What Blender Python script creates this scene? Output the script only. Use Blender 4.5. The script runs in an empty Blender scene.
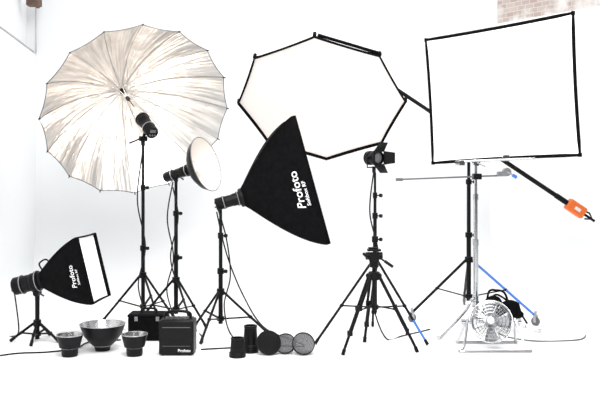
import bpy, bmesh, math, random
from mathutils import Vector as V, Matrix
random.seed(4)
sc = bpy.context.scene
try:
    sc.view_settings.view_transform = 'Standard'
except Exception: pass

# ------------------------------------------------------------------ materials
def mat(name, col, rough=.5, metal=0., emi=None, es=0., noise=None, bump=0., bscale=60., spec=.5):
    m = bpy.data.materials.new(name); m.use_nodes = True
    nt = m.node_tree; b = nt.nodes['Principled BSDF']
    b.inputs['Base Color'].default_value = (*col, 1)
    b.inputs['Roughness'].default_value = rough
    b.inputs['Metallic'].default_value = metal
    b.inputs['Specular IOR Level'].default_value = spec
    if emi:
        b.inputs['Emission Color'].default_value = (*emi, 1)
        b.inputs['Emission Strength'].default_value = es
    tc = nt.nodes.new('ShaderNodeTexCoord')
    n = nt.nodes.new('ShaderNodeTexNoise'); n.inputs['Scale'].default_value = bscale
    n.inputs['Detail'].default_value = 4
    nt.links.new(tc.outputs['Object'], n.inputs['Vector'])
    if noise:
        r = nt.nodes.new('ShaderNodeValToRGB')
        r.color_ramp.elements[0].position = .35; r.color_ramp.elements[1].position = .65
        r.color_ramp.elements[0].color = (*noise, 1); r.color_ramp.elements[1].color = (*col, 1)
        nt.links.new(n.outputs['Fac'], r.inputs['Fac'])
        nt.links.new(r.outputs['Color'], b.inputs['Base Color'])
    if bump:
        bp = nt.nodes.new('ShaderNodeBump'); bp.inputs['Strength'].default_value = bump
        bp.inputs['Distance'].default_value = .01
        nt.links.new(n.outputs['Fac'], bp.inputs['Height'])
        nt.links.new(bp.outputs['Normal'], b.inputs['Normal'])
    return m

M_BLK = mat('black_anodised_metal', (.003,.003,.0035), .42, .0, noise=(.005,.005,.0055), spec=.16)
M_PLA = mat('black_plastic', (.004,.004,.0045), .4, noise=(.006,.006,.0065), spec=.15)
M_FAB = mat('black_nylon_fabric', (.002,.002,.0025), .7, noise=(.004,.004,.0045), bump=.3, bscale=25, spec=.06)
M_CHR = mat('chrome_steel', (.48,.49,.50), .18, 1., noise=(.58,.59,.60))
M_ALU = mat('brushed_aluminium', (.38,.39,.41), .35, .9, noise=(.48,.48,.49))
M_WHT = mat('white_enamel', (.8,.8,.8), .4, noise=(.75,.75,.76))
M_REF = mat('silver_reflector_interior', (.62,.62,.62), .22, 1., noise=(.5,.5,.5), bump=.2, bscale=80)
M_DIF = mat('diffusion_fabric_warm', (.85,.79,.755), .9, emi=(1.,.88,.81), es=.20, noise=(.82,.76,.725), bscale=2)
M_DIW = mat('diffusion_fabric_white_glow', (.93,.93,.93), .9, emi=(1,1,1), es=.5, noise=(.92,.92,.92), bscale=2)
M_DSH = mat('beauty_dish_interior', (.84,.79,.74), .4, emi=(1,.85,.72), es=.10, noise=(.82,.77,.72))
M_GLO = mat('flash_tube_glass', (1,.95,.9), .2, emi=(1,.82,.62), es=7.)
M_BLU = mat('blue_powder_coat', (.02,.13,.5), .4, noise=(.03,.16,.55))
M_ORG = mat('orange_painted_weight', (.85,.17,.02), .45, noise=(.75,.14,.02))
M_TXT = mat('white_print', (.9,.9,.9), .6, emi=(1,1,1), es=.0, noise=(.85,.85,.85))
M_GRY = mat('grey_rubber', (.10,.105,.11), .6, noise=(.13,.13,.14))
M_CYC = mat('white_cyclorama_paint', (.81,.82,.825), .85, noise=(.795,.805,.81), bscale=.8, spec=.1)
M_FLR = mat('white_studio_floor_paint', (.95,.95,.95), .75, noise=(.94,.94,.94), bscale=1.5, spec=.15)
M_BRN = mat('matte_brown', (.16,.09,.06), .7, noise=(.08,.05,.04), bscale=12)

def brick():
    m = bpy.data.materials.new('whitewashed_brick'); m.use_nodes = True
    nt = m.node_tree; b = nt.nodes['Principled BSDF']; b.inputs['Roughness'].default_value = .9
    tc = nt.nodes.new('ShaderNodeTexCoord')
    mp = nt.nodes.new('ShaderNodeMapping'); mp.inputs['Rotation'].default_value = (math.pi/2,0,0)
    br = nt.nodes.new('ShaderNodeTexBrick')
    br.inputs['Scale'].default_value = 4.; br.inputs['Color1'].default_value=(.34,.26,.23,1)
    br.inputs['Color2'].default_value=(.44,.37,.34,1); br.inputs['Mortar'].default_value=(.50,.47,.45,1)
    no = nt.nodes.new('ShaderNodeTexNoise'); no.inputs['Scale'].default_value=2.6; no.inputs['Detail'].default_value=6
    rp = nt.nodes.new('ShaderNodeValToRGB'); rp.color_ramp.elements[0].position=.46; rp.color_ramp.elements[1].position=.58
    mx = nt.nodes.new('ShaderNodeMix'); mx.data_type='RGBA'
    nt.links.new(tc.outputs['Object'], mp.inputs['Vector']); nt.links.new(mp.outputs['Vector'], br.inputs['Vector'])
    nt.links.new(tc.outputs['Object'], no.inputs['Vector']); nt.links.new(no.outputs['Fac'], rp.inputs['Fac'])
    nt.links.new(rp.outputs['Color'], mx.inputs['Factor']); nt.links.new(br.outputs['Color'], mx.inputs['A'])
    mx.inputs['B'].default_value=(.62,.59,.57,1)
    nt.links.new(mx.outputs['Result'], b.inputs['Base Color'])
    return m
M_BRK = brick()

def silver_lining(e1,e2):
    """silver cloth: soft radial pleats running from hub to rim"""
    m=bpy.data.materials.new('silver_umbrella_lining'); m.use_nodes=True
    nt=m.node_tree; b=nt.nodes['Principled BSDF']; N=nt.nodes.new; Lk=nt.links.new
    b.inputs['Metallic'].default_value=.72; b.inputs['Roughness'].default_value=.3
    tc=N('ShaderNodeTexCoord')
    def dot(v):
        d=N('ShaderNodeVectorMath'); d.operation='DOT_PRODUCT'; Lk(tc.outputs['Object'],d.inputs[0]); d.inputs[1].default_value=v; return d.outputs['Value']
    x=dot(e1); y=dot(e2)
    at=N('ShaderNodeMath'); at.operation='ARCTAN2'; Lk(y,at.inputs[0]); Lk(x,at.inputs[1])
    ln=N('ShaderNodeVectorMath'); ln.operation='LENGTH'; Lk(tc.outputs['Object'],ln.inputs[0])
    sc_=N('ShaderNodeMath'); sc_.operation='MULTIPLY'; Lk(at.outputs[0],sc_.inputs[0]); sc_.inputs[1].default_value=10.
    cb=N('ShaderNodeCombineXYZ'); Lk(sc_.outputs[0],cb.inputs[0])
    s2=N('ShaderNodeMath'); s2.operation='MULTIPLY'; Lk(ln.outputs['Value'],s2.inputs[0]); s2.inputs[1].default_value=.9
    Lk(s2.outputs[0],cb.inputs[1])
    n1=N('ShaderNodeTexNoise'); n1.inputs['Scale'].default_value=1.6; n1.inputs['Detail'].default_value=4; n1.inputs['Roughness'].default_value=.55; Lk(cb.outputs[0],n1.inputs['Vector'])
    n2=N('ShaderNodeTexNoise'); n2.inputs['Scale'].default_value=4; n2.inputs['Detail'].default_value=2; Lk(tc.outputs['Object'],n2.inputs['Vector'])
    ad=N('ShaderNodeMath'); ad.operation='ADD'; Lk(n1.outputs['Fac'],ad.inputs[0]); Lk(n2.outputs['Fac'],ad.inputs[1])
    bp=N('ShaderNodeBump'); bp.inputs['Strength'].default_value=.8; bp.inputs['Distance'].default_value=.022; Lk(ad.outputs[0],bp.inputs['Height']); Lk(bp.outputs['Normal'],b.inputs['Normal'])
    r=N('ShaderNodeValToRGB'); r.color_ramp.elements[0].position=.38; r.color_ramp.elements[1].position=.62
    r.color_ramp.elements[0].color=(.52,.51,.50,1); r.color_ramp.elements[1].color=(.76,.75,.735,1)
    Lk(n1.outputs['Fac'],r.inputs['Fac']); Lk(r.outputs['Color'],b.inputs['Base Color'])
    return m

# ------------------------------------------------------------------ geometry
def frame(ax):
    ax = V(ax).normalized()
    t = V((0,0,1)) if abs(ax.z) < .95 else V((1,0,0))
    e1 = t.cross(ax).normalized(); e2 = ax.cross(e1).normalized()
    return ax, e1, e2

def lathe(o, ax, prof, n=24, cap0=False, cap1=False):
    o = V(o); ax,e1,e2 = frame(ax); vs=[]; fs=[]
    for r,h in prof:
        for k in range(n):
            a = 2*math.pi*k/n
            vs.append(o+ax*h+e1*(r*math.cos(a))+e2*(r*math.sin(a)))
    for i in range(len(prof)-1):
        for k in range(n):
            k2=(k+1)%n
            fs.append((i*n+k, i*n+k2, (i+1)*n+k2, (i+1)*n+k))
    if cap0: fs.append(tuple(range(n)))
    if cap1: fs.append(tuple(range((len(prof)-1)*n, len(prof)*n)))
    return vs, fs

def cyl(p0, p1, r0, r1=None, n=14):
    p0=V(p0); p1=V(p1); d=p1-p0
    if r1 is None: r1=r0
    return lathe(p0, d, [(r0,0),(r1,d.length)], n, True, True)

def path(pts, r, n=8, closed=False):
    pts=[V(p) for p in pts]; m=len(pts); vs=[]; fs=[]
    prev=None
    for i,p in enumerate(pts):
        if closed: t=(pts[(i+1)%m]-pts[i-1])
        else: t=pts[min(i+1,m-1)]-pts[max(i-1,0)]
        t.normalize()
        if prev is None: _,e1,_=frame(t)
        else: e1=(prev-t*prev.dot(t)).normalized()
        prev=e1; e2=t.cross(e1)
        for k in range(n):
            a=2*math.pi*k/n
            vs.append(p+e1*(r*math.cos(a))+e2*(r*math.sin(a)))
    for i in range(m if closed else m-1):
        j=(i+1)%m
        for k in range(n):
            k2=(k+1)%n
            fs.append((i*n+k,i*n+k2,j*n+k2,j*n+k))
    if not closed:
        fs.append(tuple(range(n))); fs.append(tuple(range((m-1)*n,m*n)))
    return vs,fs

def spline(pts, k=8):
    pts=[V(p) for p in pts]; out=[]
    for i in range(len(pts)-1):
        p0=pts[max(i-1,0)];p1=pts[i];p2=pts[i+1];p3=pts[min(i+2,len(pts)-1)]
        for j in range(k):
            t=j/k
            out.append(.5*((2*p1)+(p2-p0)*t+(2*p0-5*p1+4*p2-p3)*t*t+(3*p1-p0-3*p2+p3)*t**3))
    out.append(pts[-1]); return out

def ring(c, ax, R, r, n=40, m=8):
    c=V(c); ax,e1,e2=frame(ax)
    return path([c+e1*(R*math.cos(2*math.pi*k/n))+e2*(R*math.sin(2*math.pi*k/n)) for k in range(n)], r, m, True)

def box(c, size, X=(1,0,0), Z=(0,0,1), taper=1.):
    c=V(c); X=V(X).normalized(); Z=V(Z); Z=(Z-X*Z.dot(X)).normalized(); Y=Z.cross(X)
    vs=[]
    for z in (-1,1):
        k = taper if z>0 else 1.
        for x,y in ((-1,-1),(1,-1),(1,1),(-1,1)):
            vs.append(c+X*(x*size[0]/2*k)+Y*(y*size[1]/2*k)+Z*(z*size[2]/2))
    return vs,[(3,2,1,0),(4,5,6,7),(0,1,5,4),(1,2,6,5),(2,3,7,6),(3,0,4,7)]

def solid_poly(pts, th):
    pts=[V(p) for p in pts]; m=len(pts)
    n=(pts[m//3]-pts[0]).cross(pts[2*m//3]-pts[m//3]).normalized()
    vs=[p+n*th/2 for p in pts]+[p-n*th/2 for p in pts]
    fs=[tuple(range(m)), tuple(range(2*m-1,m-1,-1))]
    for i in range(m): fs.append((i,(i+1)%m,m+(i+1)%m,m+i))
    return vs,fs

class Asm:
    def __init__(s, name, loc):
        s.loc=V(loc); s.e=bpy.data.objects.new(name,None); s.e.location=s.loc
        s.e.empty_display_size=.1; sc.collection.objects.link(s.e)
    def part(s, name, m, geoms, bevel=0., smooth=True, solid=0.):
        if isinstance(geoms, tuple): geoms=[geoms]
        vs=[];fs=[]
        for gv,gf in geoms:
            o=len(vs); vs+= [tuple(V(p)-s.loc) for p in gv]; fs+=[tuple(i+o for i in f) for f in gf]
        me=bpy.data.meshes.new(name); me.from_pydata(vs,[],fs)
        bm=bmesh.new(); bm.from_mesh(me)
        bmesh.ops.remove_doubles(bm, verts=bm.verts, dist=1e-5)
        bmesh.ops.dissolve_degenerate(bm, edges=bm.edges, dist=1e-6)
        bmesh.ops.recalc_face_normals(bm, faces=bm.faces)
        for f in bm.faces: f.smooth=smooth
        for e in bm.edges:
            if len(e.link_faces)==2 and e.calc_face_angle(0)>math.radians(38): e.smooth=False
        bm.to_mesh(me); bm.free()
        ob=bpy.data.objects.new(name,me); me.materials.append(m); sc.collection.objects.link(ob)
        ob.parent=s.e
        if solid:
            md=ob.modifiers.new('shell','SOLIDIFY'); md.thickness=solid; md.offset=0
        if bevel:
            md=ob.modifiers.new('bevel','BEVEL'); md.width=bevel; md.segments=2; md.limit_method='ANGLE'
        return ob

def text_geo(s, size, fn):
    cu=bpy.data.curves.new('t','FONT'); cu.body=s; cu.size=size; cu.resolution_u=3; cu.offset=size*.012
    ob=bpy.data.objects.new('t',cu); sc.collection.objects.link(ob)
    bpy.context.view_layer.update()
    me=bpy.data.meshes.new_from_object(ob)
    xs=[v.co.x for v in me.vertices]; cx=(min(xs)+max(xs))/2
    vs=[fn(v.co.x-cx, v.co.y) for v in me.vertices]; fs=[tuple(p.vertices) for p in me.polygons]
    bpy.data.objects.remove(ob); bpy.data.meshes.remove(me)
    return vs,fs

# ------------------------------------------------------------------ room
def simple_obj(name, vs, fs, m, smooth=False):
    me=bpy.data.meshes.new(name); me.from_pydata([tuple(v) for v in vs],[],fs)
    bm=bmesh.new(); bm.from_mesh(me); bmesh.ops.recalc_face_normals(bm,faces=bm.faces)
    for f in bm.faces: f.smooth=smooth
    for e in bm.edges:
        if len(e.link_faces)==2 and e.calc_face_angle(0)>math.radians(38): e.smooth=False
    bm.to_mesh(me); bm.free()
    ob=bpy.data.objects.new(name,me); me.materials.append(m); sc.collection.objects.link(ob); return ob

def cyc_wall(name, p0, p1, H, inward, cove=.45):
    p0=V((*p0,0)); p1=V((*p1,0)); d=(p1-p0).normalized(); nrm=V((-d.y,d.x,0))
    if nrm.dot(V((*inward,0)))<0: nrm=-nrm
    prof=[(cove,.001)]
    for k in range(1,13):
        a=math.pi/2*k/12; prof.append((cove-cove*math.sin(a), .001+cove-cove*math.cos(a)))
    prof+=[(0,H),(-.15,H),(-.15,.001)]
    m=len(prof); vs=[p+nrm*o+V((0,0,z)) for p in (p0,p1) for o,z in prof]
    fs=[(i,(i+1)%m,m+(i+1)%m,m+i) for i in range(m)]+[tuple(range(m)),tuple(range(m,2*m))]
    return simple_obj(name,vs,fs,M_CYC,True)

f=box((0,-3,-.05),(16,15,.1)); simple_obj('floor',f[0],f[1],M_FLR)
cyc_wall('wall_back',(-4.6,3),(4.6,3),6.,(0,-1),cove=.9)
cyc_wall('wall_left',(-3.66,3.2),(-2.8,-3.0),3.18,(1,0))
cyc_wall('wall_right',(2.45,3.2),(5.2,-.3),3.59,(-1,0),cove=.7)
def upper_wall(name,p0,p1,z0,z1,m,back):
    p0=V((*p0,0));p1=V((*p1,0));d=(p1-p0); n=V((-d.y,d.x,0)).normalized()
    if n.dot(V((*back,0)))<0:n=-n
    L=d.length
    vs,fs=box((L/2,.1,(z1-z0)/2),(L,.2,z1-z0))
    ob=simple_obj(name,vs,fs,m)
    ang=math.atan2(d.y,d.x); ob.rotation_euler=(0,0,ang)
    loc=p0+n*.12 + V((0,0,z0))
    yl=V((-math.sin(ang),math.cos(ang),0))
    if yl.dot(n)<0: loc=loc+n*.2
    ob.location=loc
upper_wall('wall_right_upper',(2.4,3.2),(5.2,-.3),3.3,6.,M_BRK,(1,0))
upper_wall('wall_left_upper',(-3.66,3.2),(-2.8,-3.),3.0,6.,M_CYC,(-1,0))
a=Asm('trim_1',(-3.5,1.5,3.2))
a.part('rail',M_ALU,[cyl((-3.63,2.9,3.21),(-2.95,-2.2,3.21),.012), cyl((-3.615,2.95,3.2),(-3.615,2.95,5.),.010)])
a=Asm('brown_wall_item',(-3.5,2.6,3.85))  # stand-in for an unidentified brown thing high on the wall
a.part('housing',M_BRN,[box((-3.49,2.5,3.83),(.17,.14,.16)),box((-3.42,2.44,3.77),(.05,.03,.12))],bevel=.01)
a.part('brown_rod',M_BRN,[cyl((-3.52,2.5,3.9),(-3.52,2.5,4.9),.015)])

# ------------------------------------------------------------------ light stands
def stand(name,x,y,top,feet,hc,low=.16,r=.018,m=M_BLK,casters=False,tipm=None,secs=3,lr=.0125):
    a=Asm(name,(x,y,0))
    g=[];kn=[]
    z0=low-.05; zs=[z0]+[hc+.06+(top-hc-.06)*k/secs for k in range(1,secs+1)]
    if secs>1: zs[1]=hc+.10+(top-hc)*.15
    for i in range(len(zs)-1):
        rr=r*(1.15-.17*i)
        g.append(cyl((x,y,zs[i]),(x,y,zs[i+1]),rr))
        if i<len(zs)-2:
            g.append(cyl((x,y,zs[i+1]-.05),(x,y,zs[i+1]+.005),rr*1.5))
            kn.append(cyl((x,y,zs[i+1]-.022),(x+.05,y-.03,zs[i+1]-.022),.006))
            kn.append(cyl((x+.042,y-.025,zs[i+1]-.022),(x+.062,y-.037,zs[i+1]-.022),.018))
    a.part('column',m,g)
    a.part('collars',m,[cyl((x,y,hc-.03),(x,y,hc+.03),r*2),cyl((x,y,low-.02),(x,y,low+.02),r*1.9)]+kn)
    for i,(fx,fy) in enumerate(feet):
        d=V((fx-x,fy-y,0)); L=d.length; d.normalize()
        fz=.10 if casters else .016
        p0=V((x,y,hc))+d*r*1.6; p1=V((fx,fy,fz))
        q=V((-d.y,d.x,0))*.007
        if tipm and i in tipm:
            mm,t0=tipm[i]; pm=p0.lerp(p1,t0)
            a.part('leg_%d'%(i+1),m,[cyl(p0,pm,lr)]); a.part('leg_extension_%d'%(i+1),mm,[cyl(pm,p1,lr*.9)])
        else: a.part('leg_%d'%(i+1),m,[cyl(p0,p1,lr)])
        mid=p0.lerp(p1,.55)
        a.part('brace_%d'%(i+1),m,[cyl(V((x,y,low))+d*r*1.5+q,mid+q,.007),cyl(V((x,y,low))+d*r*1.5-q,mid-q,.007),cyl(mid-q*2,mid+q*2,.014)])
        if casters:
            sd=V((-d.y,d.x,0))
            a.part('caster_%d'%(i+1),M_GRY,[lathe(V((fx,fy,.046))-sd*.014,sd,[(.0,0),(.030,0),(.046,.005),(.046,.023),(.030,.028),(0,.028)],20)])
            a.part('caster_fork_%d'%(i+1),M_ALU,[box(V((fx,fy,.07))+sd*.02,(.03,.004,.07),d),box(V((fx,fy,.07))-sd*.02,(.03,.004,.07),d),box((fx,fy,.105),(.045,.045,.008),d),cyl((fx,fy,.10),(fx,fy,.15),.014)])
        else:
            a.part('foot_%d'%(i+1),M_PLA,[cyl(p1+(p0-p1).normalized()*.05,p1-V((0,0,.002)),.015,.0155)])
    return a

def ang_feet(x,y,R,degs): return [(x+R*math.cos(math.radians(d)),y+R*math.sin(math.radians(d))) for d in degs]

def strobe(name, front, ax, L=.34, r=.062, stand_top=None, glow=False):
    front=V(front); ax,e1,e2=frame(ax)
    a=Asm(name,front)
    prof=[(0,-L),(r*.85,-L),(r*.97,-L+.012),(r*.97,-L*.72),(r*1.03,-L*.70),(r*1.03,-L*.62),(r*.93,-L*.60),(r*.93,-L*.30),(r*1.0,-L*.28),(r*1.0,-.03),(r*1.12,-.028),(r*1.12,0),(r*.8,0)]
    a.part('housing',M_PLA,[lathe(front,ax,prof,32)])
    a.part('trim_ring',M_ALU,[ring(front-ax*L*.66,ax,r*1.035,.004),ring(front-ax*.014,ax,r*1.12,.004)])
    a.part('flash_tube',M_GLO if glow else M_WHT,[lathe(front,ax,[(r*.8,0),(r*.75,.03),(r*.55,.055),(r*.25,.068),(0,.07)],24)])
    g=[box(front-ax*(L+.003)+e2*r*.3,(r*.9,r*.45,.008),e1,ax)]
    for k in (-1,0,1): g.append(cyl(front-ax*(L-.001)+e1*r*.4*k-e2*r*.35,front-ax*(L+.015)+e1*r*.4*k-e2*r*.35,r*.12))
    a.part('control_panel',M_GRY,g)
    if stand_top is not None:
        st=V(stand_top); pv=front-ax*L*.45
        s2=(e1).normalized()
        a.part('bracket',M_BLK,[cyl(st-V((0,0,.02)),st+V((0,0,.05)),.022),cyl(st+V((0,0,.05))-s2*.04,st+V((0,0,.05))+s2*.04,.028),path([st+V((0,0,.05)),st.lerp(pv,.6),pv],.018),
                 cyl(st+V((0,0,.05))+s2*.03,st+V((0,0,.0))+s2*.15,.008)])
    return a

# ------------------------------------------------------------------ generic softbox
def softbox(name, rc, ax, up, D, corners, ringr, face_m, lip=.05, bulge=.35, sag=.06, pipe=.009):
    rc=V(rc); a_=V(ax).normalized(); u=V(up); u=(u-a_*u.dot(a_)).normalized(); w=u.cross(a_)
    A=Asm(name,rc); nc=len(corners); ns=8; nt=14
    def fz(t): return (1-bulge)*t+bulge*math.sin(t*math.pi/2)
    def pt(t,i,q,off=0.):
        c0=V(corners[i]); c1=V(corners[(i+1)%nc])
        p=c0.lerp(c1,q); mid=(c0+c1)/2
        f=fz(min(t,1.))
        r0=p.normalized()*ringr
        s=r0.lerp(p,f)
        n2=mid.normalized()
        s=s-n2*(sag*mid.length*4*q*(1-q)*f*(1-.6*max(0,(t-.8)/.2)))+n2*off
        return rc+a_*(D*t)+u*s.x+w*s.y
    vs=[];fs=[];N=nc*ns
    ts=[k/nt for k in range(nt+1)]+[1+lip/D]
    for t in ts:
        for i in range(nc):
            for k in range(ns): vs.append(pt(t,i,k/ns))
    for j in range(len(ts)-1):
        for k in range(N):
            k2=(k+1)%N; fs.append((j*N+k,j*N+k2,(j+1)*N+k2,(j+1)*N+k))
    A.part('fabric_shell',M_FAB,(vs,fs),solid=.006)
    A.part('rod_sleeves',M_FAB,[path([pt(t,i,0,0) for t in ts],.008,6) for i in range(nc)])
    A.part('front_piping',M_FAB,[path([pt(ts[-1],i,k/ns) for i in range(nc) for k in range(ns)],pipe,6,True)])
    fv=[rc+a_*(D*1.0+.012)];ff=[]
    R=5
    for r_ in range(1,R+1):
        for i in range(nc):
            for k in range(ns):
                c=V(corners[i]).lerp(V(corners[(i+1)%nc]),k/ns)*.985
                mid=(V(corners[i])+V(corners[(i+1)%nc]))/2
                c=c-mid.normalized()*(sag*mid.length*.4*4*(k/ns)*(1-k/ns))
                c=c*(r_/R)
                fv.append(rc+a_*(D*1.0+.012*(1-(r_/R)**2))+u*c.x+w*c.y)
    for k in range(N): ff.append((0,1+k,1+(k+1)%N))
    for r_ in range(R-1):
        for k in range(N):
            k2=(k+1)%N; ff.append((1+r_*N+k,1+r_*N+k2,1+(r_+1)*N+k2,1+(r_+1)*N+k))
    A.part('front_diffuser',face_m,(fv,ff))
    A.part('speed_ring',M_BLK,[lathe(rc-a_*.03,a_,[(ringr*.7,0),(ringr*1.05,0),(ringr*1.1,.02),(ringr*1.05,.05),(ringr*.7,.05),(ringr*.7,0)],32)])
    return A,pt

def rect(h,wd): return [(h,-wd),(h,wd),(-h,wd),(-h,-wd)]

# ------------------------------------------------------------------ giant umbrella
def umbrella():
    hub=V((-2.045,1.2,2.510)); ax=V((.447,-.775,-.45)).normalized()
    D=.645; R=1.045; N=16; _,e1,e2=frame(ax)
    A=Asm('photographic_umbrella',hub)
    def P(r,ang,off=0.,sc_=1.):
        rr=r*R*sc_; h=D*(r**1.9)-off
        return hub+ax*h+e1*(rr*math.cos(ang))+e2*(rr*.95*math.sin(ang))
    def shell(off):
        vs=[hub-ax*off];fs=[];K=N*6;J=14
        for j in range(1,J+1):
            r=j/J
            for k in range(K):
                q=(k%6)/6; s=4*q*(1-q)
                vs.append(P(r,2*math.pi*k/K+.1,off,1-s*(.026+.010*r**6)))
        for k in range(K): fs.append((0,1+k,1+(k+1)%K))
        for j in range(J-1):
            for k in range(K):
                k2=(k+1)%K; fs.append((1+j*K+k,1+j*K+k2,1+(j+1)*K+k2,1+(j+1)*K+k))
        return vs,fs
    A.part('silver_lining',silver_lining(tuple(e1),tuple(e2)),shell(0))
    A.part('outer_canopy',M_FAB,shell(.006))
    A.part('ribs',M_ALU,[path([P(t/12,2*math.pi*k/N+.1,-.008) for t in range(1,13)],.0045,6) for k in range(N)])
    A.part('stretchers',M_ALU,[cyl(hub+ax*.22,P(.42,2*math.pi*k/N+.1,-.01),.003,n=6) for k in range(N)])
    A.part('rib_tips',M_BLK,[cyl(P(.99,2*math.pi*k/N+.1,-.008),P(1.012,2*math.pi*k/N+.1,-.008),.006,n=8) for k in range(N)])
    A.part('rim_tape',M_GRY,[path([P(1.,2*math.pi*k/96+.1,0,1-4*((k%6)/6)*(1-(k%6)/6)*.036) for k in range(96)],.005,6,True)])
    A.part('hub_and_shaft',M_BLK,[lathe(hub-ax*.05,ax,[(0,0),(.02,0),(.035,.03),(.035,.10),(.012,.12)],20),cyl(hub,hub+ax*.98,.006),cyl(hub+ax*.20,hub+ax*.26,.022)])
    return hub,ax
hub,uax=umbrella()
stand('light_stand',-1.658,.45,1.88,[(-2.07,.36),(-1.27,.30),(-1.60,.90)],.49)
hc_=V((-1.615,.47,2.065))
strobe('studio_strobe',hc_-uax*.20,-uax,.38,.068,stand_top=(-1.658,.45,1.88),glow=True)

# ------------------------------------------------------------------ beauty dish
bx,by=-1.2865,.3
stand('light_stand',bx,by,1.50,ang_feet(bx,by,.42,(200,-35,80)),.46,r=.02)
dax=V((.90,-.36,.28)).normalized()
fl=V((bx+.13,by-.04,1.60))
strobe('studio_strobe',fl,dax,.28,.056,stand_top=(bx,by,1.50))
A=Asm('beauty_dish',fl)
dp=[(.055,.0),(.06,.03),(.11,.06),(.19,.10),(.25,.15),(.28,.205),(.285,.22)]
A.part('dish_outside',M_BLK,[lathe(fl,dax,dp,48)])
A.part('dish_inside',M_DSH,[lathe(fl,dax,[(r-.004,h+.003) for r,h in dp],48)])
A.part('rim',M_GRY,[ring(fl+dax*.22,dax,.285,.005)])
A.part('deflector',M_DSH,[lathe(fl,dax,[(0,.115),(.05,.118),(.075,.13),(.075,.134),(.05,.124),(0,.121)],32)])
_,e1,e2=frame(dax)
A.part('deflector_struts',M_ALU,[cyl(fl+dax*.125+(e1*math.cos(t)+e2*math.sin(t))*.06,fl+dax*.06+(e1*math.cos(t)+e2*math.sin(t))*.10,.003) for t in (0,2.09,4.19)])

# ------------------------------------------------------------------ large rectangular softbox
sx,sy=-.77,-.24
stand('light_stand',sx,sy,1.24,[(sx-.30,sy+.36),(sx+.52,sy-.22),(sx-.14,sy-.44)],.42,r=.019)
rc=V((-.557,-.24,1.335)); fc=V((.040,-.18,1.500)); sa=(fc-rc); sd=sa.length; sa.normalize()
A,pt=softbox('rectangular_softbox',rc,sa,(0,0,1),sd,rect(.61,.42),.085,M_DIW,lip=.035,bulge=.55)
def lab(pt,near,flip,t0,v0,H,D):
    def fn(x,y):
        v=v0+x/H; q=v if flip else 1-v
        return pt(t0-y/D,near,q,.007)
    return fn
near=min(range(4),key=lambda i:pt(.8,i,.5).y)
flip = pt(1,near,0).z < pt(1,near,1).z
A.part('printed_label',M_TXT,[text_geo('Profoto',.125,lab(pt,near,flip,.86,.45,1.22,.75)),text_geo('Softbox RF',.055,lab(pt,near,flip,.94,.41,1.22,.75))])
strobe('studio_strobe',rc-sa*.03,sa,.24,.062,stand_top=(sx,sy,1.24))

# ------------------------------------------------------------------ small softbox, left
lx,ly=-2.456,-.52
stand('low_light_stand',lx,ly,.40,ang_feet(lx,ly,.24,(195,-20,-85,80)),.17,low=.07,secs=1)
rc=V((-2.405,-.53,.575)); fc=V((-1.935,-.56,.69)); sa=(fc-rc); sd=sa.length; sa.normalize()
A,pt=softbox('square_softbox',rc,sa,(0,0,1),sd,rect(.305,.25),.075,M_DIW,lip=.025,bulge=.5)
near=min(range(4),key=lambda i:pt(.8,i,.5).y); flip=pt(1,near,0).z<pt(1,near,1).z
A.part('printed_label',M_TXT,[text_geo('Profoto',.075,lab(pt,near,flip,.80,.45,.61,.55)),text_geo('Softbox RF',.034,lab(pt,near,flip,.88,.43,.61,.55))])
hp=rc+V((.0,0,.09))
A.part('handle',M_BLK,[path(spline([hp,hp+V((-.03,0,.06)),hp+V((.03,0,.10)),hp+V((.08,0,.06))]),.008)])
strobe('studio_strobe',rc-sa*.03,sa,.25,.085,stand_top=(lx,ly,.40))

# ------------------------------------------------------------------ octabox
n=V((-.08,-.655,-.75)).normalized(); C=V((.225,.6,2.32)); R=.905
cs=[(R*math.cos(math.radians(45*k)),R*math.sin(math.radians(45*k))) for k in range(8)]
orc=C-n*.48
A,pt=softbox('octagonal_softbox',orc,n,(0,0,1),.46,cs,.09,M_DIF,lip=.022,bulge=.6,sag=.03,pipe=.011)
ou=(V((0,0,1))-n*n.z).normalized()
A.part('edge_flap',M_FAB,[path([pt(1,0,q)-n*.02+ou*(.006+.010*math.sin(q*math.pi)) for q in (0.05,.2,.4,.6,.8,.97)],.017,8)])
A.part('rod_pockets',M_FAB,[box(pt(1,i,0)-n*.02,(.03,.035,.06),(pt(1,i,0)-C).normalized(),n) for i in range(8)],bevel=.008)
strobe('studio_strobe',orc-n*.03,n,.22,.062)

# ------------------------------------------------------------------ boom, roller stand, counterweight
P0=V((.547,.76,2.825)); P1=V((3.008,.76,1.184)); bd=(P1-P0).normalized(); pv=V((1.848,.76,1.957))
stand('roller_light_stand',1.848,.76,1.90,[(1.18,.42),(2.42,.22),(1.95,1.50)],.62,low=.22,r=.022,casters=True,tipm={1:(M_BLU,.08)},lr=.015)
A=Asm('boom_arm',pv)
A.part('tube',M_BLK,[cyl(P0,P1-bd*.09,.021),cyl(P0+bd*1.1,P1-bd*.09,.025),cyl(P0+bd*1.08,P0+bd*1.14,.032),cyl(P1-bd*.25,P1-bd*.09,.030)])
A.part('pivot_clamp',M_BLK,[box(pv,(.14,.06,.07),bd),cyl(pv-V((0,0,.05)),pv-V((0,0,.01)),.026),cyl(pv-V((0,.07,0)),pv+V((0,.07,0)),.02),cyl(pv-V((0,.06,0)),pv+V((.05,-.07,.08)),.007)],bevel=.005)
A.part('end_bracket',M_BLK,[path([P0,P0-bd*.08,orc-n*.10+V((0,0,.08)),orc-n*.10],.014),box(P0,(.07,.05,.05),bd)],bevel=.004)
A=Asm('boom_counterweight',P1)
A.part('weight',M_ORG,[box(P1+bd*.01,(.22,.10,.13),bd)],bevel=.018)
A.part('bar_end',M_BLK,[cyl(P1+bd*.10,P1+bd*.26,.014)])
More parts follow.
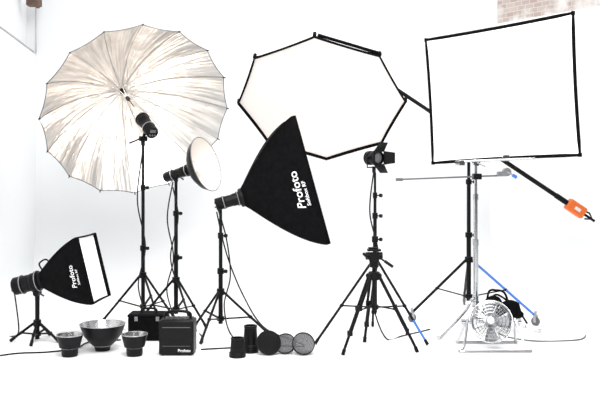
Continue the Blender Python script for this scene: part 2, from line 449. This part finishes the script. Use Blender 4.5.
A.part('grip',M_BLK,[path([P1+bd*.10+V((0,-.02,.03)),P1+bd*.18+V((0,-.03,.045)),P1+bd*.22+V((0,-.03,-.0)),P1+bd*.12+V((0,-.02,-.05))],.010)])
A.part('label',M_WHT,[box(P1+bd*.02+V((0,-.052,0)),(.07,.004,.035),bd)])

# ------------------------------------------------------------------ scrim panel
TL=V((1.3545,.60,2.9975));BL=V((1.43,.60,1.675));TR=V((2.5935,-.40,3.0915));BR=V((2.66,-.40,1.7425))
A=Asm('diffusion_scrim_panel',(TL+TR+BL+BR)/4)
def edge(p,q,bow):
    c=(TL+TR+BL+BR)/4; m=(p+q)/2; o=(c-m).normalized()
    return [p.lerp(q,t/10)+o*(bow*4*(t/10)*(1-t/10)) for t in range(11)]
loop=edge(TL,TR,.01)[:-1]+edge(TR,BR,.012)[:-1]+edge(BR,BL,.01)[:-1]+edge(BL,TL,.012)[:-1]
A.part('frame',M_FAB,[path(loop,.018,8,True)]+[cyl(p-V((.0,0,.018)),p+V((0,0,.018)),.019) for p in (TL,TR,BL,BR)])
A.part('fabric',M_DIW,solid_poly(loop,.004),smooth=False)  # scrim is no lamp; its brightness is added as emission

# ------------------------------------------------------------------ C-stand with grip arms
cx,cy=1.775,.08
A=Asm('century_stand',(cx,cy,0))
A.part('column',M_CHR,[cyl((cx,cy,.12),(cx,cy,.9),.026),cyl((cx,cy,.88),(cx,cy,1.35),.021),cyl((cx,cy,1.33),(cx,cy,1.70),.016),cyl((cx,cy,.84),(cx,cy,.90),.032),cyl((cx,cy,1.30),(cx,cy,1.36),.028)])
for i,(fx,fy) in enumerate([(1.30,-.47),(2.36,-.13),(1.80,.52)]):
    p0=V((cx,cy,.30-.05*i)); f_=V((fx,fy,.02)); dd=(f_-p0); dd.z=0
    A.part('leg_%d'%(i+1),M_CHR,[path(spline([p0,p0+dd*.12+V((0,0,.0)),p0+dd*.30+V((0,0,-.10)),f_+V((0,0,.01))-dd*.12,f_]),.014),cyl(p0-V((0,0,.03)),p0+V((0,0,.03)),.035),cyl(f_-V((0,0,.02)),f_+V((0,0,.015)),.02)])
ph=V((cx,cy-.02,1.675))
A.part('grip_head',M_CHR,[lathe(ph-V((0,.04,0)),(0,1,0),[(0,0),(.035,0),(.035,.03),(.03,.035),(.035,.04),(.035,.075),(0,.075)],24),cyl(ph-V((0,.04,0)),ph-V((-.08,.06,.04)),.007)])
arm_a=V((1.60,.02,1.685)); arm_b=V((2.33,-.13,1.715))
A.part('panel_arm',M_CHR,[cyl(arm_a,arm_b,.012),box((2.05,-.03,1.72),(.07,.05,.06)),box((1.62,.1,1.67),(.06,.20,.05))],bevel=.003)
g0=V((.98,.02,1.505)); g1=V((2.02,.02,1.545))
A.part('gobo_arm',M_GRY,[cyl(g0,g1,.009),cyl(g0-V((.02,0,0)),g0+V((.05,0,0)),.017)])
A.part('arm_joint',M_BLK,[box((cx,.03,1.535),(.08,.10,.06))],bevel=.006)
kh=V((2.07,.02,1.58))
A.part('arm_knuckle',M_ALU,[lathe(kh-V((0,.04,0)),(0,1,0),[(0,0),(.04,0),(.045,.02),(.045,.06),(.04,.08),(0,.08)],24),box(kh+V((-.05,0,-.02)),(.09,.04,.05)),cyl(kh-V((0,.05,0)),kh+V((.09,-.06,-.06)),.009)])
A.part('arm_knob',M_BLU,[cyl(kh+V((.045,-.055,-.03)),kh+V((.085,-.065,-.055)),.018)])

# sandbag draped over C-stand leg
A=Asm('sandbag',(1.93,-.02,.22))
def lobe(c,sx_,sy_,sz_,tilt):
    vs=[];fs=[];n1=20;n2=12
    for j in range(n2+1):
        ph_=math.pi*j/n2
        for i in range(n1):
            th=2*math.pi*i/n1
            def se(v,e): return math.copysign(abs(v)**e,v)
            x=se(math.sin(ph_),.6)*se(math.cos(th),.6); y=se(math.sin(ph_),.6)*se(math.sin(th),.7); z=se(math.cos(ph_),.7)
            x*=1+.12*math.sin(5*z+tilt)
            p=Matrix.Rotation(tilt,3,'Y')@V((x*sx_*(1-.2*z),y*sy_,z*sz_))
            vs.append(V(c)+p)
    for j in range(n2):
        for i in range(n1):
            fs.append((j*n1+i,j*n1+(i+1)%n1,(j+1)*n1+(i+1)%n1,(j+1)*n1+i))
    return vs,fs
A.part('bag',M_FAB,[lobe((1.90,-.13,.255),.095,.05,.11,.25),lobe((2.05,-.17,.22),.115,.05,.105,-.35)])
A.part('strap',M_FAB,[path(spline([(1.84,-.13,.32),(1.86,-.14,.41),(1.92,-.14,.42),(2.0,-.16,.40),(2.04,-.17,.30)]),.011),path(spline([(1.87,-.12,.32),(1.95,-.12,.37),(2.12,-.18,.24),(2.22,-.18,.10)]),.010)])

# ------------------------------------------------------------------ floor fan
fcn=V((1.72,-.80,.235)); fax=V((-.25,-.9,.36)).normalized(); _,e1,e2=frame(fax)
A=Asm('floor_fan',(1.72,-.80,0)); Rf=.19
g=[]
for s in (1,-1):
    for k in range(1,6): g.append(ring(fcn+fax*(s*(.075-.045*(k/5)**3)),fax,.04+.15*k/5-(.0 if k<5 else .004),.0024,36,5))
    for k in range(30):
        t=2*math.pi*k/30; d=e1*math.cos(t)+e2*math.sin(t)
        g.append(path([fcn+fax*(s*.075)+d*.04,fcn+fax*(s*.068)+d*.12,fcn+fax*(s*.045)+d*.175,fcn+fax*(s*.02)+d*.187],.0018,5))
A.part('wire_guard',M_CHR,g)
A.part('guard_band',M_CHR,[lathe(fcn-fax*.02,fax,[(.187,0),(.191,.0),(.191,.04),(.187,.04),(.187,0)],40)])
bl=[]
for k in range(4):
    vs=[];fs=[]
    for i in range(7):
        r_=.035+.14*i/6
        for j in range(5):
            t=2*math.pi*k/4+(j/4-.5)*(1.0-.15*i/6)+.12*i/6
            vs.append(fcn+(e1*math.cos(t)+e2*math.sin(t))*r_+fax*(.03*(j/4-.5)*2))
    for i in range(6):
        for j in range(4): fs.append((i*5+j,i*5+j+1,(i+1)*5+j+1,(i+1)*5+j))
    bl.append((vs,fs))
A.part('blades',M_ALU,bl,solid=.003)
A.part('motor',M_ALU,[lathe(fcn-fax*.11,fax,[(0,0),(.05,0),(.055,.02),(.055,.08),(.04,.10),(.035,.13),(.035,.14),(0,.145)],24),lathe(fcn+fax*.072,fax,[(0,.008),(.03,.008),(.04,0),(0,0)],24)])
fr=[]
b=V((1.72,-.80,0))
for s in (-1,1):
    ex=V((s*.215,0,0))
    fr.append(path(spline([b+ex*1.45+V((0,-.16,.012)),b+ex*1.25+V((0,-.13,.05)),b+ex*1.02+V((0,-.02,.235)),b+ex*1.02+V((0,.02,.235)),b+ex*1.2+V((0,.15,.05)),b+ex*1.3+V((0,.18,.012))],8),.012))
    fr.append(cyl(b+ex*.85+V((0,0,.235)),b+ex*1.1+V((0,0,.235)),.014))
    fr.append(cyl(b+ex*1.1+V((0,0,.235)),b+ex*1.25+V((0,0,.235)),.028))
fr.append(path(spline([b+V((-.31,-.16,.012)),b+V((-.28,-.20,.012)),b+V((.25,-.20,.012)),b+V((.31,-.16,.012))]),.012))
fr.append(path(spline([b+V((-.28,.18,.012)),b+V((.28,.18,.012))]),.012))
A.part('tubular_frame',M_CHR,fr)

# ------------------------------------------------------------------ video light stand with barn-door lamp
vx,vy=.7125,-.40
stand('light_stand',vx,vy,1.575,[(.137,-.70),(1.16,-.74),(.74,.15)],.74,low=.30,r=.018,tipm={1:(M_BLU,.72)},secs=4)
A=Asm('fresnel_lamp',(vx,vy,1.71))
la=V((.60,-.80,0)).normalized(); lc=V((vx-.01,vy,1.715)); lr_=V((-la.y,la.x,0)).normalized()
A.part('housing',M_PLA,[lathe(lc-la*.09,la,[(0,0),(.05,0),(.068,.015),(.068,.055),(.058,.06),(.058,.08),(.068,.085),(.068,.16),(.055,.16)],28)])
A.part('yoke',M_BLK,[path([lc+lr_*.085,lc+lr_*.085-V((0,0,.09)),lc-lr_*.085-V((0,0,.09)),lc-lr_*.085],.007,6),cyl(lc-V((0,0,.14)),lc-V((0,0,.08)),.018),cyl(lc+lr_*.06,lc+lr_*.10,.016),cyl(lc-lr_*.06,lc-lr_*.10,.016)])
A.part('lens',M_GRY,[lathe(lc+la*.05,la,[(.056,0),(.035,.01),(0,.016)],24)])
fm=lc+la*.075
dg=[box(fm+d_*.063,(.126,.012,.008),e_,la) for d_,e_ in ((lr_,V((0,0,1))),(-lr_,V((0,0,1))),(V((0,0,1)),lr_),(V((0,0,-1)),lr_))]
for (dr,pr) in ((lr_,V((0,0,1))),(-lr_,V((0,0,1))),(V((0,0,1)),lr_),(V((0,0,-1)),lr_)):
    b0=fm+dr*.068; tip=b0+dr*.075+la*.065
    dg.append(solid_poly([b0-pr*.065,b0+pr*.065,tip+pr*.05,tip-pr*.05],.003))
A.part('flaps',M_BLK,dg,smooth=False)

# ------------------------------------------------------------------ camera tripod
tx,ty=.655,-.92
A=Asm('camera_tripod',(tx,ty,0))
ap=V((tx,ty,.665))
A.part('centre_column',M_BLK,[cyl((tx,ty,.34),(tx,ty,.76),.018),cyl((tx,ty,.63),(tx,ty,.70),.050),cyl((tx,ty,.33),(tx,ty,.36),.024)])
for i,(fx,fy) in enumerate([(.37,-1.09),(1.03,-.98),(.60,-.56)]):
    f_=V((fx,fy,.012)); d=V((fx-tx,fy-ty,0)).normalized(); q=V((-d.y,d.x,0))
    h=ap+d*.045
    p1=h.lerp(f_,.42);p2=h.lerp(f_,.74)
    A.part('leg_%d'%(i+1),M_BLK,[cyl(h+q*.018,p1+q*.018,.013),cyl(h-q*.018,p1-q*.018,.013),cyl(p1.lerp(h,.05),p2,.018),cyl(p2,f_,.013),box(p1,(.035,.06,.045),d),box(p2,(.032,.04,.045),d),cyl(f_-V((0,0,.01)),f_+(h-f_).normalized()*.04,.017),cyl(h-q*.03,h+q*.03,.024)])
    A.part('spreader_%d'%(i+1),M_BLK,[cyl((tx,ty,.40),p1.lerp(p2,.1),.007)])
A.part('pan_head',M_BLK,[cyl((tx,ty,.74),(tx,ty,.80),.042),box((tx,ty,.83),(.085,.07,.08)),cyl((tx-.075,ty,.84),(tx+.075,ty,.84),.034),box((tx,ty,.892),(.12,.085,.018)),box((tx-.01,ty,.91),(.08,.06,.014)),cyl((tx+.04,ty-.02,.83),(tx+.12,ty-.10,.78),.008),cyl((tx+.09,ty-.07,.80),(tx+.15,ty-.13,.76),.014),cyl((tx-.03,ty-.02,.80),(tx-.08,ty-.08,.85),.007),cyl((tx-.07,ty-.06,.84),(tx-.10,ty-.10,.87),.014)],bevel=.003)

# ------------------------------------------------------------------ reflectors on the floor
def reflector(x,y,prof,name='reflector_bowl'):
    A=Asm(name,(x,y,0))
    A.part('outside',M_BLK,[lathe((x,y,0),(0,0,1),[(prof[0][0]*.7,.002)]+prof,40)])
    A.part('inside',M_REF,[lathe((x,y,0),(0,0,1),[(0,prof[0][1]+.008)]+[(r-.006,h+.001) for r,h in prof],40)])
    A.part('rim',M_ALU,[ring((x,y,prof[-1][1]),(0,0,1),prof[-1][0]-.002,.004)])
    A.part('mount_collar',M_ALU,[lathe((x,y,0),(0,0,1),[(prof[2][0]+.002,prof[2][1]),(prof[2][0]+.005,prof[2][1]+.004),(prof[2][0]+.003,prof[2][1]+.009)],40)])
reflector(-1.98,-1.12,[(.065,.002),(.07,.03),(.07,.07),(.088,.08),(.096,.12),(.112,.185)])
reflector(-1.752,-.90,[(.065,.002),(.07,.03),(.08,.045),(.12,.08),(.165,.14),(.20,.235)])
reflector(-1.427,-1.10,[(.065,.002),(.07,.03),(.07,.07),(.088,.08),(.096,.12),(.112,.185)])

# ------------------------------------------------------------------ power pack + case
px,py=-1.065,-1.02
A=Asm('flash_power_pack',(px,py,0))
A.part('body',M_PLA,[box((px,py,.155),(.30,.20,.29)),box((px,py,.30),(.27,.18,.02))],bevel=.012)
A.part('feet',M_GRY,[cyl((px+a_,py+b_,0),(px+a_,py+b_,.012),.014) for a_ in (-.12,.12) for b_ in (-.07,.07)])
A.part('handle',M_BLK,[path(spline([(px-.11,py,.30),(px-.10,py,.355),(px,py,.37),(px+.10,py,.355),(px+.11,py,.30)]),.013)])
A.part('control_knobs',M_GRY,[cyl((px-.09+.045*i,py-.04,.31),(px-.09+.045*i,py-.04,.328),.012) for i in range(5)]+[box((px,py-.101,.245),(.24,.003,.005)),box((px,py-.101,.085),(.24,.003,.003))])
A.part('printed_label',M_TXT,[text_geo('Profoto',.035,lambda x,y:V((px+.07+x,py-.102,.035+y)))])
qx,qy=-1.43,-.42
A=Asm('equipment_case',(qx,qy,0))
A.part('shell',M_FAB,[box((qx,qy,.115),(.36,.22,.22)),box((qx,qy,.235),(.37,.23,.03))],bevel=.015)
A.part('handle',M_BLK,[path(spline([(qx-.07,qy,.24),(qx-.06,qy,.285),(qx+.06,qy,.285),(qx+.07,qy,.24)]),.010)])
A.part('latches',M_ALU,[box((qx+s*.1,qy-.115,.21),(.03,.01,.04)) for s in (-1,1)],bevel=.002)

# ------------------------------------------------------------------ snoots and honeycomb grids
def snoot(x,y,h,r0,r1):
    A=Asm('snoot',(x,y,0))
    A.part('cone',M_BLK,[lathe((x,y,0),(0,0,1),[(r0,.001),(r0,h*.28),(r0*.93,h*.30),(r0*.93,h*.36),(r1,h*.92),(r1*1.06,h*.93),(r1*1.06,h),(r1*.9,h),(r1*.9,h*.4),(0,h*.38)],32)])
    A.part('ribs',M_PLA,[ring((x,y,h*k),(0,0,1),r0*1.0,.005,32,6) for k in (.06,.15,.24)])
snoot(-.535,-1.15,.165,.068,.055)
snoot(-.435,-.97,.235,.068,.055)
def grid(x,y,R,tilt,yaw,m,dense,th=.022):
    A=Asm('honeycomb_grid',(x,y,0))
    ax=(Matrix.Rotation(yaw,3,'Z')@V((0,-math.sin(tilt),math.cos(tilt)))).normalized()
    zt=ax.z
    c=V((x,y,R*math.sqrt(1-zt*zt)+.5*th*abs(zt)+.001)); _,e1,e2=frame(ax)
    A.part('frame',M_PLA,[lathe(c-ax*th/2,ax,[(R,0),(R,th),(R-.008,th),(R-.008,0),(R,0)],40)])
    g=[]
    for t in (0,math.pi/3,2*math.pi/3):
        d=e1*math.cos(t)+e2*math.sin(t); o=ax.cross(d)
        for k in range(-dense,dense+1):
            s=k/(dense+.5)*R; L=math.sqrt(max(0,R*R-s*s))-.005
            if L>0: g.append(box(c+o*s,(2*L,.0016,th*.6),d,ax))
    A.part('cells',m,g,smooth=False)
grid(-.272,-1.06,.108,math.radians(62),.25,M_PLA,16)
grid(-.128,-1.02,.092,math.radians(58),-.1,M_GRY,9)
grid(.030,-1.06,.100,math.radians(60),.15,M_GRY,10)

# ------------------------------------------------------------------ cables
def cable(pts,m=M_PLA,r=.007):
    A=Asm('power_cable',pts[0]); A.part('cord',m,[path(spline(pts,10),r,8)])
z=.008
cable([(-3.0,-1.15,z),(-2.7,-1.2,z),(-2.45,-1.05,z),(-2.2,-1.0,z),(-2.0,-.85,z),(-1.95,-.6,z),(-1.68,-.5,z)])
cable([(-3.05,-.1,z),(-2.9,-.3,z),(-2.75,-.35,z),(-2.62,-.55,.1),(-2.64,-.56,.35),(-2.67,-.545,.50)])
cable([(-.80,-.33,1.27),(-.70,-.40,.95),(-.66,-.42,.6),(-.72,-.40,.3),(-.62,-.55,.04),(-.35,-.6,z),(-.25,-.80,z),(-.55,-.82,z),(-.88,-.90,z)])
cable([(-.80,-.33,1.20),(-.70,-.37,.8),(-.55,-.30,.4),(-.35,-.35,.10),(-.05,-.55,z),(.03,-.78,z),(-.2,-.74,z)])
cable([(-1.31,.25,1.48),(-1.36,.2,1.1),(-1.30,.22,.7),(-1.36,.18,.35),(-1.20,.0,z),(-1.1,-.3,z),(-.95,-.7,z),(-1.02,-.90,z)])
cable([(-1.31,.25,1.42),(-1.25,.2,1.1),(-1.33,.22,.7),(-1.22,.18,.35),(-1.05,.0,.02),(-.95,-.3,z),(-.9,-.6,z)])
cable([(-1.63,.36,1.88),(-1.70,.36,1.3),(-1.62,.38,.8),(-1.69,.36,.4),(-1.6,.2,.03),(-1.9,-.1,z),(-2.0,-.3,z),(-1.7,-.2,z),(-1.66,-.3,z)])
cable([(.70,-.43,1.60),(.66,-.44,1.2),(.74,-.44,.8),(.68,-.46,.4),(.8,-.5,.03),(1.0,-.3,z),(1.3,.0,z)])
cable([(1.72,-.66,.2),(1.9,-.5,.05),(2.2,-.55,z),(2.6,-.5,z),(2.75,-.3,z)],M_GRY)

# ------------------------------------------------------------------ lights
w=bpy.data.worlds.new('studio_ambient'); sc.world=w; w.use_nodes=True
nt=w.node_tree; bg=nt.nodes['Background']
tc=nt.nodes.new('ShaderNodeTexCoord'); sp=nt.nodes.new('ShaderNodeSeparateXYZ'); nt.links.new(tc.outputs['Generated'],sp.inputs[0])
def mr(src,a,b,c,d):
    m=nt.nodes.new('ShaderNodeMapRange'); m.interpolation_type='SMOOTHSTEP'
    m.inputs['From Min'].default_value=a; m.inputs['From Max'].default_value=b; m.inputs['To Min'].default_value=c; m.inputs['To Max'].default_value=d
    nt.links.new(src,m.inputs['Value']); return m.outputs['Result']
my=mr(sp.outputs['Y'],-.75,.25,.12,1.); mz=mr(sp.outputs['Z'],.25,.75,0.,1.)
mx=nt.nodes.new('ShaderNodeMath'); mx.operation='MAXIMUM'; nt.links.new(my,mx.inputs[0]); nt.links.new(mz,mx.inputs[1])
nt.links.new(mx.outputs[0],bg.inputs[1]); bg.inputs[0].default_value=(.985,.993,1,1)
def area(name,loc,tgt,size,p,col=(1,1,1)):
    l=bpy.data.lights.new(name,'AREA'); l.energy=p; l.size=size; l.color=col; l.shape='SQUARE'
    o=bpy.data.objects.new(name,l); o.location=loc; o.rotation_euler=(V(tgt)-V(loc)).to_track_quat('-Z','Y').to_euler(); sc.collection.objects.link(o)
area('added_overhead_fill',(0,-3.2,5.4),(0,-.6,0),3.,260)  # unseen area light added above to whiten the floor
area('added_wall_fill',(0,-6.5,4.6),(0,3,.2),2.6,190)  # added fill behind the camera, brightens the back wall
area('added_rear_fill',(.3,1.2,5.6),(0,1.0,0),2.5,120)  # another added overhead area light, no visible source
def pl(name,loc,p,col,r):
    l=bpy.data.lights.new(name,'POINT'); l.energy=p; l.color=col; l.shadow_soft_size=r
    o=bpy.data.objects.new(name,l); o.location=loc; sc.collection.objects.link(o)
pl('umbrella_flash',hub+uax*.50,15,(1,.82,.66),.05)

# ------------------------------------------------------------------ camera
cam=bpy.data.cameras.new('camera'); co=bpy.data.objects.new('camera',cam); sc.collection.objects.link(co)
co.location=(0,-8,1.6); co.rotation_euler=(math.pi/2,0,0)
cam.sensor_width=36; cam.lens=48; cam.shift_y=-.05; cam.clip_end=100
sc.camera=co
